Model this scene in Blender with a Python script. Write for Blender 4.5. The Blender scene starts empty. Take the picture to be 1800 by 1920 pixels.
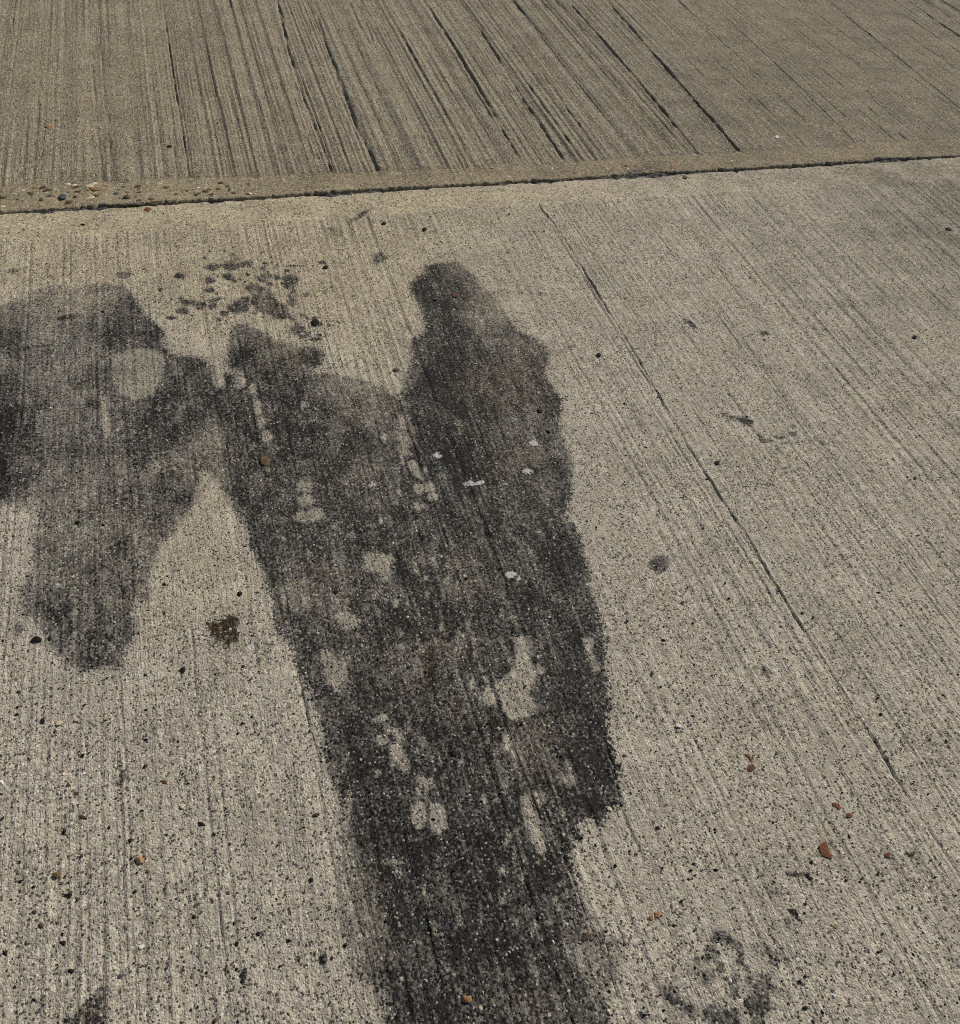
import bpy, math, random
import numpy as np
from mathutils import Matrix, Vector

# ------------------------------------------------------------------ camera, sky, sun, exposure
scene = bpy.context.scene
col = scene.collection
FOCAL = 1800.0          # focal length measured in photograph pixels (photo 1800 x 1920)
EYE = 1.25              # camera height above the paving, metres
ax = np.array([7115.0, 1034.0, -FOCAL]); ax /= np.linalg.norm(ax)     # joint direction  (+X) seen from the camera
ay = np.array([-740.0, 1960.0, -FOCAL]); ay /= np.linalg.norm(ay)     # broom direction  (+Y)
az = np.cross(ax, ay); az /= np.linalg.norm(az)
ay = np.cross(az, ax)
cam_data = bpy.data.cameras.new('camera')
cam_data.sensor_fit = 'HORIZONTAL'
cam_data.sensor_width = 36.0
cam_data.lens = 36.0 * FOCAL / 1800.0
cam_data.clip_start = 0.02
cam_data.clip_end = 2000.0
camera = bpy.data.objects.new('camera', cam_data)
col.objects.link(camera)
m = Matrix.Identity(4)
for r, row in enumerate((ax, ay, az)):
    for c in range(3):
        m[r][c] = float(row[c])
m[2][3] = EYE
camera.matrix_world = m
scene.camera = camera

SUN_ELEV = math.radians(34.0)
SUN_AZ = math.radians(62.0)      # direction towards the sun, from +Y (away from the camera) turning to +X (right)
world = bpy.data.worlds.new('World')
scene.world = world
world.use_nodes = True
wn = world.node_tree.nodes
sky = wn.new('ShaderNodeTexSky')
sky.sky_type = 'NISHITA'
sky.sun_disc = False
sky.sun_elevation = SUN_ELEV
sky.sun_rotation = SUN_AZ
world.node_tree.links.new(sky.outputs[0], wn['Background'].inputs[0])
wn['Background'].inputs[1].default_value = 0.06
sun_data = bpy.data.lights.new('sun', 'SUN')
sun_data.energy = 4.0
sun_data.angle = math.radians(0.6)
sun_data.color = (1.0, 0.93, 0.81)
sun = bpy.data.objects.new('sun', sun_data)
col.objects.link(sun)
to_sun = Vector((math.sin(SUN_AZ) * math.cos(SUN_ELEV), math.cos(SUN_AZ) * math.cos(SUN_ELEV), math.sin(SUN_ELEV)))
sun.rotation_euler = to_sun.to_track_quat('Z', 'Y').to_euler()
scene.view_settings.view_transform = 'Standard'
scene.view_settings.look = 'None'
scene.view_settings.gamma = 1.0
scene.view_settings.use_curve_mapping = False
scene.view_settings.exposure = 0.0
scene.cycles.filter_width = 1.0
scene.cycles.use_denoising = False

# ------------------------------------------------------------------ helpers
rng = np.random.default_rng(7)
random.seed(7)


def G(px, py):
    """point of the paving (metres) measured at a photograph pixel"""
    d = np.array([px - 900.0, 960.0 - py, -FOCAL])
    w = np.array([ax @ d, ay @ d, az @ d])
    t = -EYE / w[2]
    return float(w[0] * t), float(w[1] * t)


def jac(px, py):
    a = np.array(G(px - 1, py)); b = np.array(G(px + 1, py))
    c = np.array(G(px, py - 1)); d = np.array(G(px, py + 1))
    return (b - a) / 2, (d - c) / 2


def noise1(x, step, seed):
    """smooth 1-D value noise -1..1"""
    r = np.random.default_rng(seed)
    tab = r.uniform(-1, 1, 8192)
    u = np.asarray(x) / step + 2000.0
    i = np.floor(u).astype(np.int64)
    f = u - i
    f = f * f * (3 - 2 * f)
    return tab[i % 8192] * (1 - f) + tab[(i + 1) % 8192] * f


def noise2(x, y, sx, sy, seed):
    r = np.random.default_rng(seed)
    tab = r.uniform(-1, 1, (512, 512))
    u = x / sx + 700.0; v = y / sy + 700.0
    i = np.floor(u).astype(np.int64); j = np.floor(v).astype(np.int64)
    f = u - i; g = v - j
    f = f * f * (3 - 2 * f); g = g * g * (3 - 2 * g)
    i0 = i % 512; i1 = (i + 1) % 512; j0 = j % 512; j1 = (j + 1) % 512
    return (tab[i0, j0] * (1 - f) + tab[i1, j0] * f) * (1 - g) + (tab[i0, j1] * (1 - f) + tab[i1, j1] * f) * g


def sstep(a, b, x):
    t = np.clip((x - a) / (b - a), 0, 1)
    return t * t * (3 - 2 * t)


def tag(o, label=None, category=None, group=None, kind=None):
    for k, v in (('label', label), ('category', category), ('group', group), ('kind', kind)):
        if v:
            o[k] = v
    return o


def link(name, mesh, mat=None, parent=None):
    o = bpy.data.objects.new(name, mesh)
    col.objects.link(o)
    if mat is not None and not mesh.materials:
        mesh.materials.append(mat)
    if parent:
        o.parent = parent
    return o


# ------------------------------------------------------------------ node helpers
class NT:
    def __init__(self, name):
        self.mat = bpy.data.materials.new(name)
        self.mat.use_nodes = True
        self.t = self.mat.node_tree
        self.bsdf = self.t.nodes['Principled BSDF']

    def node(self, kind, **kw):
        n = self.t.nodes.new(kind)
        for k, v in kw.items():
            setattr(n, k, v)
        return n

    def put(self, sock, v):
        if isinstance(v, bpy.types.NodeSocket):
            self.t.links.new(v, sock)
        elif isinstance(v, (tuple, list)) and sock.type == 'RGBA' and len(v) == 3:
            sock.default_value = (*v, 1)
        else:
            sock.default_value = v

    def math(self, op, a, b=0.0, c=None, clamp=False):
        n = self.node('ShaderNodeMath', operation=op, use_clamp=clamp)
        self.put(n.inputs[0], a); self.put(n.inputs[1], b)
        if c is not None:
            self.put(n.inputs[2], c)
        return n.outputs[0]

    def ramp(self, v, a, b, lo=0.0, hi=1.0, smooth=True):
        n = self.node('ShaderNodeMapRange')
        n.interpolation_type = 'SMOOTHSTEP' if smooth else 'LINEAR'
        self.put(n.inputs[0], v)
        for i, q in enumerate((a, b, lo, hi)):
            self.put(n.inputs[i + 1], q)
        return n.outputs[0]

    def mix(self, f, a, b, mode='MIX'):
        n = self.node('ShaderNodeMix', data_type='RGBA', blend_type=mode)
        self.put(n.inputs[0], f); self.put(n.inputs[6], a); self.put(n.inputs[7], b)
        return n.outputs[2]

    def attr(self, name):
        return self.node('ShaderNodeAttribute', attribute_name=name).outputs['Fac']

    def coords(self):
        return self.node('ShaderNodeTexCoord').outputs['Object']

    def scaled(self, co, s):
        n = self.node('ShaderNodeMapping')
        self.put(n.inputs[0], co)
        n.inputs['Scale'].default_value = s
        return n.outputs[0]

    def noise(self, co, scale, detail=2.0, rough=0.5, dist=0.0):
        n = self.node('ShaderNodeTexNoise')
        self.put(n.inputs['Vector'], co)
        n.inputs['Scale'].default_value = scale
        n.inputs['Detail'].default_value = detail
        n.inputs['Roughness'].default_value = rough
        n.inputs['Distortion'].default_value = dist
        return n.outputs['Fac']

    def voro(self, co, scale, rand=1.0):
        n = self.node('ShaderNodeTexVoronoi')
        self.put(n.inputs['Vector'], co)
        n.inputs['Scale'].default_value = scale
        n.inputs['Randomness'].default_value = rand
        sep = self.node('ShaderNodeSeparateColor')
        self.t.links.new(n.outputs['Color'], sep.inputs[0])
        return n.outputs['Distance'], sep.outputs[0], sep.outputs[1], sep.outputs[2]

    def bump(self, h, dist, strength=1.0, normal=None):
        n = self.node('ShaderNodeBump')
        n.inputs['Strength'].default_value = strength
        n.inputs['Distance'].default_value = dist
        self.put(n.inputs['Height'], h)
        if normal is not None:
            self.t.links.new(normal, n.inputs['Normal'])
        return n.outputs[0]


def concrete_material(name, warm, cool, broom, strip):
    k = NT(name)
    co = k.coords()
    # --- cement paste: broad warm and grey areas, finer mottling
    big = k.noise(co, 1.3, 3.0, 0.55)
    mid = k.noise(co, 9.0, 4.0, 0.6)
    fine = k.noise(co, 70.0, 3.0, 0.6)
    tan = k.math('ADD', k.attr('tan'), k.math('MULTIPLY_ADD', big, 0.8, -0.4), clamp=True)
    base = k.mix(tan, cool, warm)
    base = k.mix(1.0, base, k.mix(k.ramp(mid, 0.3, 0.7), (0.86, 0.86, 0.86), (1.08, 1.08, 1.07)), 'MULTIPLY')
    base = k.mix(1.0, base, k.mix(k.ramp(fine, 0.3, 0.7), (0.86, 0.86, 0.87), (1.1, 1.1, 1.09)), 'MULTIPLY')
    dark_area = k.math('MULTIPLY', k.attr('dark_area'), k.ramp(mid, 0.2, 0.7, 1.2, 0.6))
    base = k.mix(dark_area, base, k.mix(1.0, base, (0.45, 0.44, 0.42), 'MULTIPLY'))
    # --- sand grains: every cell its own tone, a few dark grains and pits, brown or white ones
    vd, ra, rb, rc = k.voro(co, 300.0)
    base = k.mix(k.ramp(k.noise(co, 5.0, 3.0), 0.32, 0.68, 0.5, 1.0), base, k.mix(ra, (0.58, 0.57, 0.56), (1.34, 1.34, 1.34)), 'MULTIPLY')
    band = k.attr('band')
    base = k.mix(k.math('MULTIPLY', band, k.ramp(mid, 0.25, 0.55, 0.3, 1.0)), base, k.mix(1.0, base, strip, 'MULTIPLY'))
    body = k.ramp(vd, 0.62, 0.45)
    clump = k.ramp(k.noise(co, 14.0, 2.0), 0.3, 0.7, 0.05, 0.22)
    dark_pits = k.math('MULTIPLY', k.math('LESS_THAN', rb, clump), body)
    base = k.mix(k.math('MULTIPLY', dark_pits, 0.85), base, (0.035, 0.03, 0.026))  # dark grains and pits, the shade of the pits painted into the colour
    white = k.math('MULTIPLY', k.math('GREATER_THAN', rb, 0.965), body)
    # coarser aggregate
    wd, sa, sb, sc = k.voro(k.scaled(co, (1.0, 0.8, 1.0)), 140.0)
    stone = k.ramp(wd, k.math('MULTIPLY_ADD', sc, 0.2, 0.17), k.math('MULTIPLY_ADD', sc, 0.2, 0.1))
    dks = k.math('MULTIPLY', k.math('LESS_THAN', sa, k.ramp(mid, 0.35, 0.7, 0.04, 0.16)), stone)
    base = k.mix(k.math('MULTIPLY', dks, 0.85), base, k.mix(sb, (0.02, 0.018, 0.016), (0.1, 0.075, 0.05)))
    lts = k.math('MULTIPLY', k.math('GREATER_THAN', sa, 0.975), stone)
    # --- dark stain: outline ("edge"), strength ("depth"), warmth ("tint") are stored on the slab
    edge = k.attr('edge')
    depth = k.attr('depth')
    n1 = k.noise(co, 38.0, 3.0, 0.6)
    n2 = k.noise(co, 150.0, 2.0, 0.6)
    e = k.math('ADD', edge, k.math('MULTIPLY_ADD', n1, 0.6, -0.3))
    e = k.math('ADD', e, k.math('MULTIPLY_ADD', n2, 0.9, -0.45))
    e = k.math('ADD', e, k.math('MULTIPLY_ADD', ra, 0.5, -0.25))
    e = k.ramp(e, 0.45, 0.555)
    cloud = k.noise(k.scaled(co, (1.0, 0.62, 1.0)), 22.0, 5.0, 0.62)
    streak = k.noise(k.scaled(co, (1.0, 0.06, 1.0)), 150.0, 3.0, 0.6)
    dd = k.math('ADD', depth, k.math('MULTIPLY_ADD', cloud, 1.15, -0.575))
    dd = k.math('ADD', dd, k.math('MULTIPLY_ADD', streak, 0.8, -0.4))
    dd = k.math('ADD', dd, k.math('MULTIPLY_ADD', rc, 0.5, -0.25), clamp=True)
    dark = k.math('MULTIPLY', e, dd, clamp=True)
    damp = k.math('MULTIPLY', k.attr('damp'), k.ramp(cloud, 0.3, 0.7, 0.06, 0.3))
    dark = k.math('MAXIMUM', dark, damp)
    tint = k.attr('tint')
    tone = k.mix(tint, (0.045, 0.048, 0.053), (0.1, 0.085, 0.066))
    tone = k.mix(k.ramp(tint, 0.9, 0.99), tone, (0.13, 0.09, 0.035))
    stained = k.mix(1.0, base, tone, 'MULTIPLY')
    out = k.mix(dark, base, stained)
    bw = k.node('ShaderNodeRGBToBW')
    k.put(bw.inputs[0], out)
    comb = k.node('ShaderNodeCombineColor')
    for ch, f in enumerate((1.04, 1.0, 0.9)):
        k.put(comb.inputs[ch], k.math('MULTIPLY', bw.outputs[0], f))
    out = k.mix(k.math('MULTIPLY', k.ramp(dark, 0.15, 0.8, 0.0, 0.6), k.math('MULTIPLY_ADD', tint, -0.7, 1.0)), out, comb.outputs[0])
    # pale scuffs and paint specks, light grains show through the stain
    pale = k.math('ADD', k.attr('pale'), k.math('MULTIPLY_ADD', n2, 0.9, -0.45))
    pale = k.ramp(pale, 0.42, 0.62, 0.0, 0.85)
    out = k.mix(pale, out, (0.55, 0.53, 0.5))
    spark = k.math('MULTIPLY', white, k.math('MULTIPLY_ADD', dark, -0.35, 0.8))
    out = k.mix(spark, out, k.mix(rc, (0.6, 0.55, 0.44), (0.72, 0.7, 0.66)))
    out = k.mix(k.math('MULTIPLY', lts, 0.8), out, k.mix(sb, (0.55, 0.42, 0.26), (0.66, 0.63, 0.57)))
    k.put(k.bsdf.inputs['Base Color'], out)
    k.put(k.bsdf.inputs['Roughness'], k.math('MULTIPLY_ADD', dark, -0.2, 0.92))
    k.bsdf.inputs['Specular IOR Level'].default_value = 0.15
    # --- relief
    rough = k.math('SUBTRACT', 1.0, k.math('MULTIPLY', band, 0.35))
    h = k.math('MULTIPLY', k.math('SUBTRACT', 1.0, vd), 0.55)
    h = k.math('ADD', h, k.math('MULTIPLY', k.noise(co, 520.0, 2.0, 0.6), 0.7))
    h = k.math('SUBTRACT', h, k.math('MULTIPLY', dark_pits, 0.7))
    h = k.math('MULTIPLY', h, rough)
    h = k.math('ADD', h, k.math('MULTIPLY', k.noise(co, 120.0, 3.0, 0.6), 0.9))
    nb = k.bump(h, 0.0021, 1.0)
    fb = k.noise(k.scaled(co, (1.0, 0.022, 1.0)), 330.0, 2.0, 0.6)
    rg = k.noise(k.scaled(co, (1.0, 0.2, 1.0)), 170.0, 3.0, 0.65)
    brushed = k.math('MULTIPLY', k.math('SUBTRACT', 1.0, band), k.ramp(k.noise(k.scaled(co, (1.0, 0.35, 1.0)), 7.0, 3.0, 0.6), 0.36, 0.66, 0.12, 1.0))
    nb = k.bump(k.math('MULTIPLY', rg, k.math('SUBTRACT', 1.0, band)), broom * 1.3, 1.0, nb)
    nb2 = k.bump(k.math('MULTIPLY', fb, brushed), broom, 1.0, nb)
    k.put(k.bsdf.inputs['Normal'], nb2)
    return k.mat


def plain_material(name, a, b, scale, rough=0.8, bump=0.0006, spec=0.3):
    k = NT(name)
    co = k.coords()
    n = k.noise(co, scale, 4.0, 0.65)
    inf = k.node('ShaderNodeObjectInfo').outputs['Random']
    c = k.mix(k.ramp(n, 0.3, 0.7), a, b)
    c = k.mix(1.0, c, k.mix(inf, (0.8, 0.8, 0.8), (1.2, 1.17, 1.13)), 'MULTIPLY')
    k.put(k.bsdf.inputs['Base Color'], c)
    k.bsdf.inputs['Roughness'].default_value = rough
    k.bsdf.inputs['Specular IOR Level'].default_value = spec
    if bump:
        k.put(k.bsdf.inputs['Normal'], k.bump(n, bump))
    return k.mat


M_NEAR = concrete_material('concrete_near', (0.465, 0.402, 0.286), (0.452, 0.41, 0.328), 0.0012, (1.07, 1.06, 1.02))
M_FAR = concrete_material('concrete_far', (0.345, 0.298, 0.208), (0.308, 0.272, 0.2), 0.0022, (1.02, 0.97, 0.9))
M_FILL = plain_material('joint_dirt', (0.03, 0.029, 0.028), (0.13, 0.125, 0.12), 90.0, 0.9, 0.004)
M_SOIL = plain_material('soil', (0.1, 0.08, 0.055), (0.2, 0.165, 0.12), 6.0, 0.95, 0.02)
M_BLACK = plain_material('black_stone', (0.011, 0.009, 0.007), (0.036, 0.031, 0.026), 300.0, 0.85, 0.0006, 0.12)
M_SLATE = plain_material('slate_stone', (0.05, 0.055, 0.06), (0.12, 0.125, 0.13), 300.0, 0.75)
M_OLIVE = plain_material('olive_stone', (0.06, 0.043, 0.016), (0.16, 0.115, 0.05), 250.0, 0.7)
M_DKBROWN = plain_material('dark_brown_stone', (0.035, 0.02, 0.012), (0.09, 0.055, 0.035), 250.0, 0.75)
M_RUST = plain_material('rust_flake', (0.05, 0.016, 0.006), (0.22, 0.075, 0.026), 500.0, 0.8)
M_ORANGE = plain_material('orange_flake', (0.16, 0.07, 0.022), (0.34, 0.17, 0.065), 400.0, 0.7)
M_TAN = plain_material('tan_flake', (0.26, 0.16, 0.07), (0.46, 0.31, 0.16), 300.0, 0.7)
M_CREAM = plain_material('cream_chip', (0.52, 0.44, 0.29), (0.72, 0.65, 0.5), 200.0, 0.7)
M_WHITE = plain_material('white_chip', (0.62, 0.6, 0.56), (0.8, 0.78, 0.74), 200.0, 0.7)
M_MOSS = plain_material('moss', (0.03, 0.045, 0.008), (0.07, 0.085, 0.02), 400.0, 0.9)

# ------------------------------------------------------------------ stain tables (outlines measured on the photograph)
STAIN = [
    # (outline, strength)
    ([(794, 497), (849, 489), (880, 505), (905, 540), (930, 561), (950, 592), (970, 620), (1004, 635), (1022, 650), (1032, 678),
      (1020, 701), (1036, 724), (1051, 748), (1053, 771), (1045, 790), (1057, 829), (1067, 849), (1073, 872), (1071, 899),
      (1073, 927), (1063, 945), (1060, 962), (1071, 981), (1087, 1004), (1094, 1036), (1106, 1063), (1104, 1094), (1114, 1117),
      (1126, 1168), (1137, 1199), (1139, 1230), (1133, 1261), (1145, 1288), (1145, 1319), (1137, 1347), (1145, 1390),
      (1153, 1417), (1166, 1436), (1158, 1455), (1161, 1497), (1166, 1517), (1141, 1520), (1133, 1552), (1110, 1536), (1083, 1544),
      (1083, 1571), (1071, 1594), (1075, 1633), (1083, 1672), (1094, 1696), (1106, 1742), (1133, 1762), (1161, 1758),
      (1163, 1789), (1153, 1839), (1133, 1867), (1145, 1920), (1170, 2010), (780, 2010), (721, 1920), (713, 1867), (674, 1828),
      (671, 1789), (636, 1734), (634, 1703), (651, 1672), (640, 1633), (638, 1594), (639, 1548), (641, 1517), (624, 1470),
      (604, 1412), (601, 1358), (589, 1323), (573, 1281), (556, 1250), (552, 1222), (533, 1199), (517, 1183), (509, 1117),
      (502, 1098), (486, 1059), (471, 1024), (467, 997), (447, 969), (436, 946), (412, 907), (393, 885), (377, 884),
      (366, 938), (354, 958), (334, 989), (307, 1016), (296, 1039), (284, 1074), (276, 1098), (282, 1125), (257, 1129),
      (245, 1152), (253, 1168), (253, 1199), (233, 1218), (229, 1261), (194, 1249), (156, 1259), (117, 1238), (93, 1214),
      (78, 1183), (43, 1152), (35, 1125), (43, 1098), (62, 1067), (64, 1008), (58, 962), (20, 945), (-60, 930), (-130, 900), (-130, 600),
      (-60, 565), (0, 573), (58, 550), (93, 532), (128, 534), (156, 542), (167, 534), (195, 532), (230, 534), (249, 553), (264, 577), (280, 596),
      (300, 612), (307, 627), (307, 651), (327, 666), (370, 670), (393, 678), (401, 709), (412, 724), (428, 693), (426, 662),
      (434, 635), (432, 616), (447, 604), (486, 616), (517, 639), (564, 651), (595, 652), (607, 666), (603, 686), (576, 693),
      (583, 701), (608, 701), (651, 707), (686, 715), (717, 728), (746, 748), (756, 724), (767, 693), (773, 662), (771, 639),
      (794, 627), (800, 612), (791, 588), (783, 565), (769, 542), (771, 526), (794, 510)], 0.86),
]
# small separate spots: (outline or (cx, cy, rx, ry), strength)
SPOTS = [
    ([(418, 492), (432, 487), (455, 488), (470, 490), (468, 499), (447, 502), (432, 508), (420, 503)], 0.5),
    ((397, 501, 10, 6), 0.6), ((338, 518, 9, 5), 0.65), ((393, 525, 10, 6), 0.6), ((393, 544, 9, 5), 0.65),
    ((354, 567, 13, 6), 0.75), ((376, 572, 9, 7), 0.7), ((398, 564, 7, 4), 0.8), ((397, 574, 7, 5), 0.8),
    ((340, 583, 13, 5), 0.6), ((322, 596, 9, 3), 0.6), ((421, 588, 8, 5), 0.45), ((428, 518, 10, 8), 0.3),
    ([(428, 575), (440, 566), (455, 559), (466, 556), (466, 572), (463, 584), (445, 588), (432, 584)], 0.8),
    ([(461, 540), (472, 531), (490, 537), (507, 545), (512, 556), (520, 566), (532, 572), (545, 592), (548, 599), (530, 596), (515, 598),
      (500, 587), (484, 583), (473, 570), (474, 553)], 0.72),
    ([(530, 520), (545, 516), (556, 520), (556, 532), (550, 542), (555, 555), (551, 572), (540, 572), (544, 555), (546, 542), (533, 538)], 0.75),
    ((500, 517, 13, 4), 0.55), ((492, 526, 8, 3), 0.6), ((519, 520, 4, 5), 0.7),
    ((556, 617, 11, 9), 0.6), ((233, 514, 13, 8), 0.22), ((276, 500, 7, 5), 0.2), ((712, 482, 12, 9), 0.25), ((705, 492, 8, 4), 0.4),
    ((591, 636, 12, 2.4), 0.7), ((537, 508, 4, 3), 0.8), ((553, 498, 18, 1.6), 0.5), ((465, 515, 4, 3), 0.7),
    ([(418, 1184), (408, 1175), (399, 1171), (402, 1182), (408, 1190), (411, 1197), (420, 1200), (426, 1207), (432, 1201), (438, 1195),
      (439, 1186), (436, 1177), (440, 1170), (438, 1162), (430, 1162), (420, 1167)], 0.98),
    ((36, 1177, 8, 8), 0.55), ((224, 1435, 5, 10), 0.55), ((230, 1455, 4, 12), 0.65), ((222, 1470, 4, 6), 0.4),
    # dirt with a drawn out tail, curved scratches, cracks with dirt
    ([(1352, 775), (1372, 781), (1388, 783), (1400, 784), (1409, 790), (1406, 798), (1396, 795), (1385, 789), (1366, 783)], 0.9),
    ([(1422, 815), (1434, 824), (1447, 826), (1446, 829), (1432, 830), (1426, 824)], 0.85), ((1462, 821, 12, 3), 0.8), ((1489, 814, 8, 5), 0.8),
    ((1470, 831, 8, 3), 0.6), ((1456, 844, 4, 8), 0.55), ((1487, 800, 6, 3), 0.6),
    ([(1281, 598), (1290, 602), (1300, 606), (1306, 618), (1300, 617), (1295, 610), (1284, 604)], 0.9), ((1434, 624, 8, 4), 0.7),
    ((1238, 1055, 20, 15), 0.03), ((1590, 568, 20, 8), 0.18), ((1436, 1260, 9, 10), 0.6), ((1417, 1252, 7, 4), 0.55),
    ((1520, 1262, 10, 8), 0.2), ((1225, 866, 9, 5), 0.3), ((1790, 800, 22, 16), 0.2), ((1165, 492, 10, 3), 0.4),
    ([(672, 402), (688, 394), (690, 397), (664, 414), (655, 418)], 0.75), ((625, 432, 16, 6), 0.35), ((636, 440, 6, 5), 0.4),
    ([(1478, 1704), (1488, 1706), (1496, 1714), (1501, 1728), (1496, 1726), (1490, 1718), (1482, 1714)], 0.95), ((1477, 1731, 4, 10), 0.7),
    ((1454, 1674, 18, 5), 0.3), ((1500, 1640, 22, 6), 0.25),
    ((124, 595, 10, 3), 0.8), ((138, 591, 6, 3), 0.8), ((100, 660, 12, 3), 0.6), ((25, 508, 9, 4), 0.5),
    ((605, 1800, 9, 10), 0.45), ((560, 1798, 7, 6), 0.35), ((456, 1832, 6, 14), 0.8), ((466, 1846, 8, 2), 0.6),
    # scuffed dirt near the lower edge
    ([(1330, 1756), (1345, 1744), (1362, 1748), (1378, 1764), (1365, 1770), (1350, 1764), (1338, 1768)], 0.5),
    ((1336, 1787, 14, 16), 0.5), ((1350, 1812, 8, 10), 0.5), ((1378, 1770, 12, 6), 0.4),
    ([(1410, 1776), (1430, 1772), (1448, 1784), (1460, 1800), (1450, 1806), (1430, 1794)], 0.52),
    ([(1398, 1838), (1420, 1822), (1446, 1830), (1450, 1850), (1436, 1866), (1446, 1890), (1430, 1912), (1436, 1945), (1402, 1945), (1408, 1905), (1396, 1880), (1410, 1858)], 0.42),
    ([(1318, 1905), (1338, 1884), (1352, 1898), (1380, 1892), (1384, 1915), (1396, 1945), (1330, 1945), (1338, 1920)], 0.45), ((1376, 1846, 8, 24), 0.25), ((1388, 1800, 7, 20), 0.2),
    ([(1240, 1850), (1262, 1848), (1270, 1870), (1290, 1880), (1310, 1895), (1300, 1905), (1275, 1890), (1255, 1880)], 0.36),
    ((1365, 1910, 16, 12), 0.5), ((1322, 1830, 16, 14), 0.28), ((1310, 1812, 10, 16), 0.3), ((1207, 1905, 12, 7), 0.75), ((1168, 1770, 5, 16), 0.3),
    ([(115, 1930), (128, 1908), (150, 1900), (165, 1878), (185, 1872), (196, 1884), (192, 1930)], 0.62), ((194, 1860, 9, 12), 0.5),
]
spat = random.Random(21)
for _ in range(90):        # fine spatter round the drips
    cx0, cy0, sx_, sy_ = spat.choice([(400, 545, 60, 35), (520, 545, 40, 40), (580, 625, 25, 25), (440, 500, 40, 14), (1380, 1830, 70, 60)])
    q = spat.uniform(1.2, 3.6)
    SPOTS.append(((spat.gauss(cx0, sx_), spat.gauss(cy0, sy_), q * spat.uniform(1, 2), q), spat.uniform(0.2, 0.75)))
# dry places inside the stain
DRY = [
    ([(226, 658), (264, 651), (299, 658), (311, 678), (303, 709), (288, 740), (249, 752), (218, 732), (206, 701), (210, 682)], 0.555),
    ([(190, 745), (202, 745), (206, 780), (212, 818), (198, 824), (192, 790)], 0.7),
    ((412, 712, 10, 16), 0.95), ((451, 717, 12, 12), 0.7), ((473, 730, 7, 9), 0.85), ((484, 765, 7, 14), 0.7), ((492, 792, 8, 14), 0.6),
    ((500, 818, 9, 10), 0.9), ((440, 700, 14, 10), 0.45),
    ([(683, 1042), (690, 1038), (715, 1040), (722, 1045), (735, 1043), (739, 1052), (730, 1062), (728, 1075), (730, 1088), (718, 1087),
      (714, 1073), (700, 1070), (686, 1062)], 1.0),
    ([(633, 1152), (650, 1148), (664, 1155), (675, 1165), (671, 1179), (655, 1178), (640, 1179), (634, 1166)], 1.0), ((646, 1140, 7, 4), 0.7),
    ((668, 1190, 8, 4), 0.6),
    ([(964, 1196), (987, 1193), (993, 1205), (999, 1225), (992, 1236), (1000, 1250), (1006, 1262), (996, 1280), (990, 1300), (1003, 1325),
      (987, 1342), (958, 1347), (944, 1330), (940, 1310), (928, 1296), (932, 1280), (955, 1262), (968, 1250), (970, 1225)], 0.9),
    ([(908, 1292), (920, 1288), (930, 1300), (928, 1318), (914, 1322), (906, 1308)], 0.95), ((1013, 1258, 7, 6), 0.8),
    ([(1093, 1198), (1110, 1197), (1112, 1212), (1106, 1220), (1112, 1236), (1127, 1254), (1114, 1256), (1104, 1238), (1097, 1215)], 0.9),
    ((717, 1345, 8, 8), 0.95), ((717, 1388, 9, 9), 0.95),
    ([(730, 1366), (747, 1368), (754, 1385), (752, 1400), (760, 1420), (769, 1440), (758, 1446), (747, 1432), (736, 1420), (731, 1402),
      (744, 1394), (741, 1380)], 1.0),
    ((951, 1394, 8, 15), 0.95), ((789, 1461, 6, 13), 0.8), ((806, 1468, 8, 9), 0.9), ((786, 1532, 12, 24), 1.0), ((820, 1533, 12, 27), 1.0),
    ([(976, 1498), (990, 1494), (1003, 1520), (1018, 1560), (1025, 1592), (1012, 1602), (1000, 1577), (986, 1540)], 1.0),
    ((1012, 1498, 9, 14), 0.8), ((1065, 1460, 18, 12), 0.6), ((737, 1616, 22, 7), 0.5), ((748, 1637, 7, 7), 0.5), ((982, 1640, 6, 18), 0.4),
    ([(766, 866), (778, 864), (784, 880), (793, 902), (782, 897), (768, 880)], 0.95), ((786, 917, 9, 8), 0.9), ((805, 915, 9, 8), 0.9),
    ((811, 932, 8, 7), 0.9), ((784, 950, 12, 6), 0.7), ((752, 800, 8, 26), 0.45), ((758, 838, 8, 22), 0.5),
    ((575, 968, 26, 10), 0.65), ((595, 964, 13, 9), 0.95), ((572, 912, 16, 12), 0.6), ((574, 940, 14, 12), 0.5), ((630, 985, 7, 7), 0.6),
    ((660, 1002, 8, 6), 0.6), ((700, 985, 9, 5), 0.4), ((860, 1210, 8, 34), 0.5), ((880, 1150, 6, 26), 0.4), ((815, 1025, 8, 30), 0.35),
    ((630, 1265, 18, 30), 0.75), ((612, 1232, 14, 12), 0.6), ((560, 1115, 30, 34), 0.3), ((1128, 1740, 24, 14), 0.6),
    ((520, 1160, 6, 16), 0.3), ((845, 1060, 10, 16), 0.3), ((1010, 1255, 10, 10), 0.5), ((655, 1500, 7, 26), 0.5), ((650, 1540, 6, 20), 0.5),
    ((1090, 1800, 7, 30), 0.5), ((1060, 1780, 6, 22), 0.45), ((1108, 1850, 7, 30), 0.4), ((1120, 1905, 7, 20), 0.4),
]
for _ in range(110):       # little worn flecks where grains have lost the stain
    q = spat.uniform(1.4, 3.4)
    t = spat.random()
    cx0 = 640 + 380 * t + spat.uniform(-170, 110); cy0 = 760 + 1050 * t + spat.uniform(-80, 80)
    DRY.append(((cx0, cy0, q, q * spat.uniform(0.8, 2.4)), spat.uniform(0.55, 1.0)))
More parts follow.
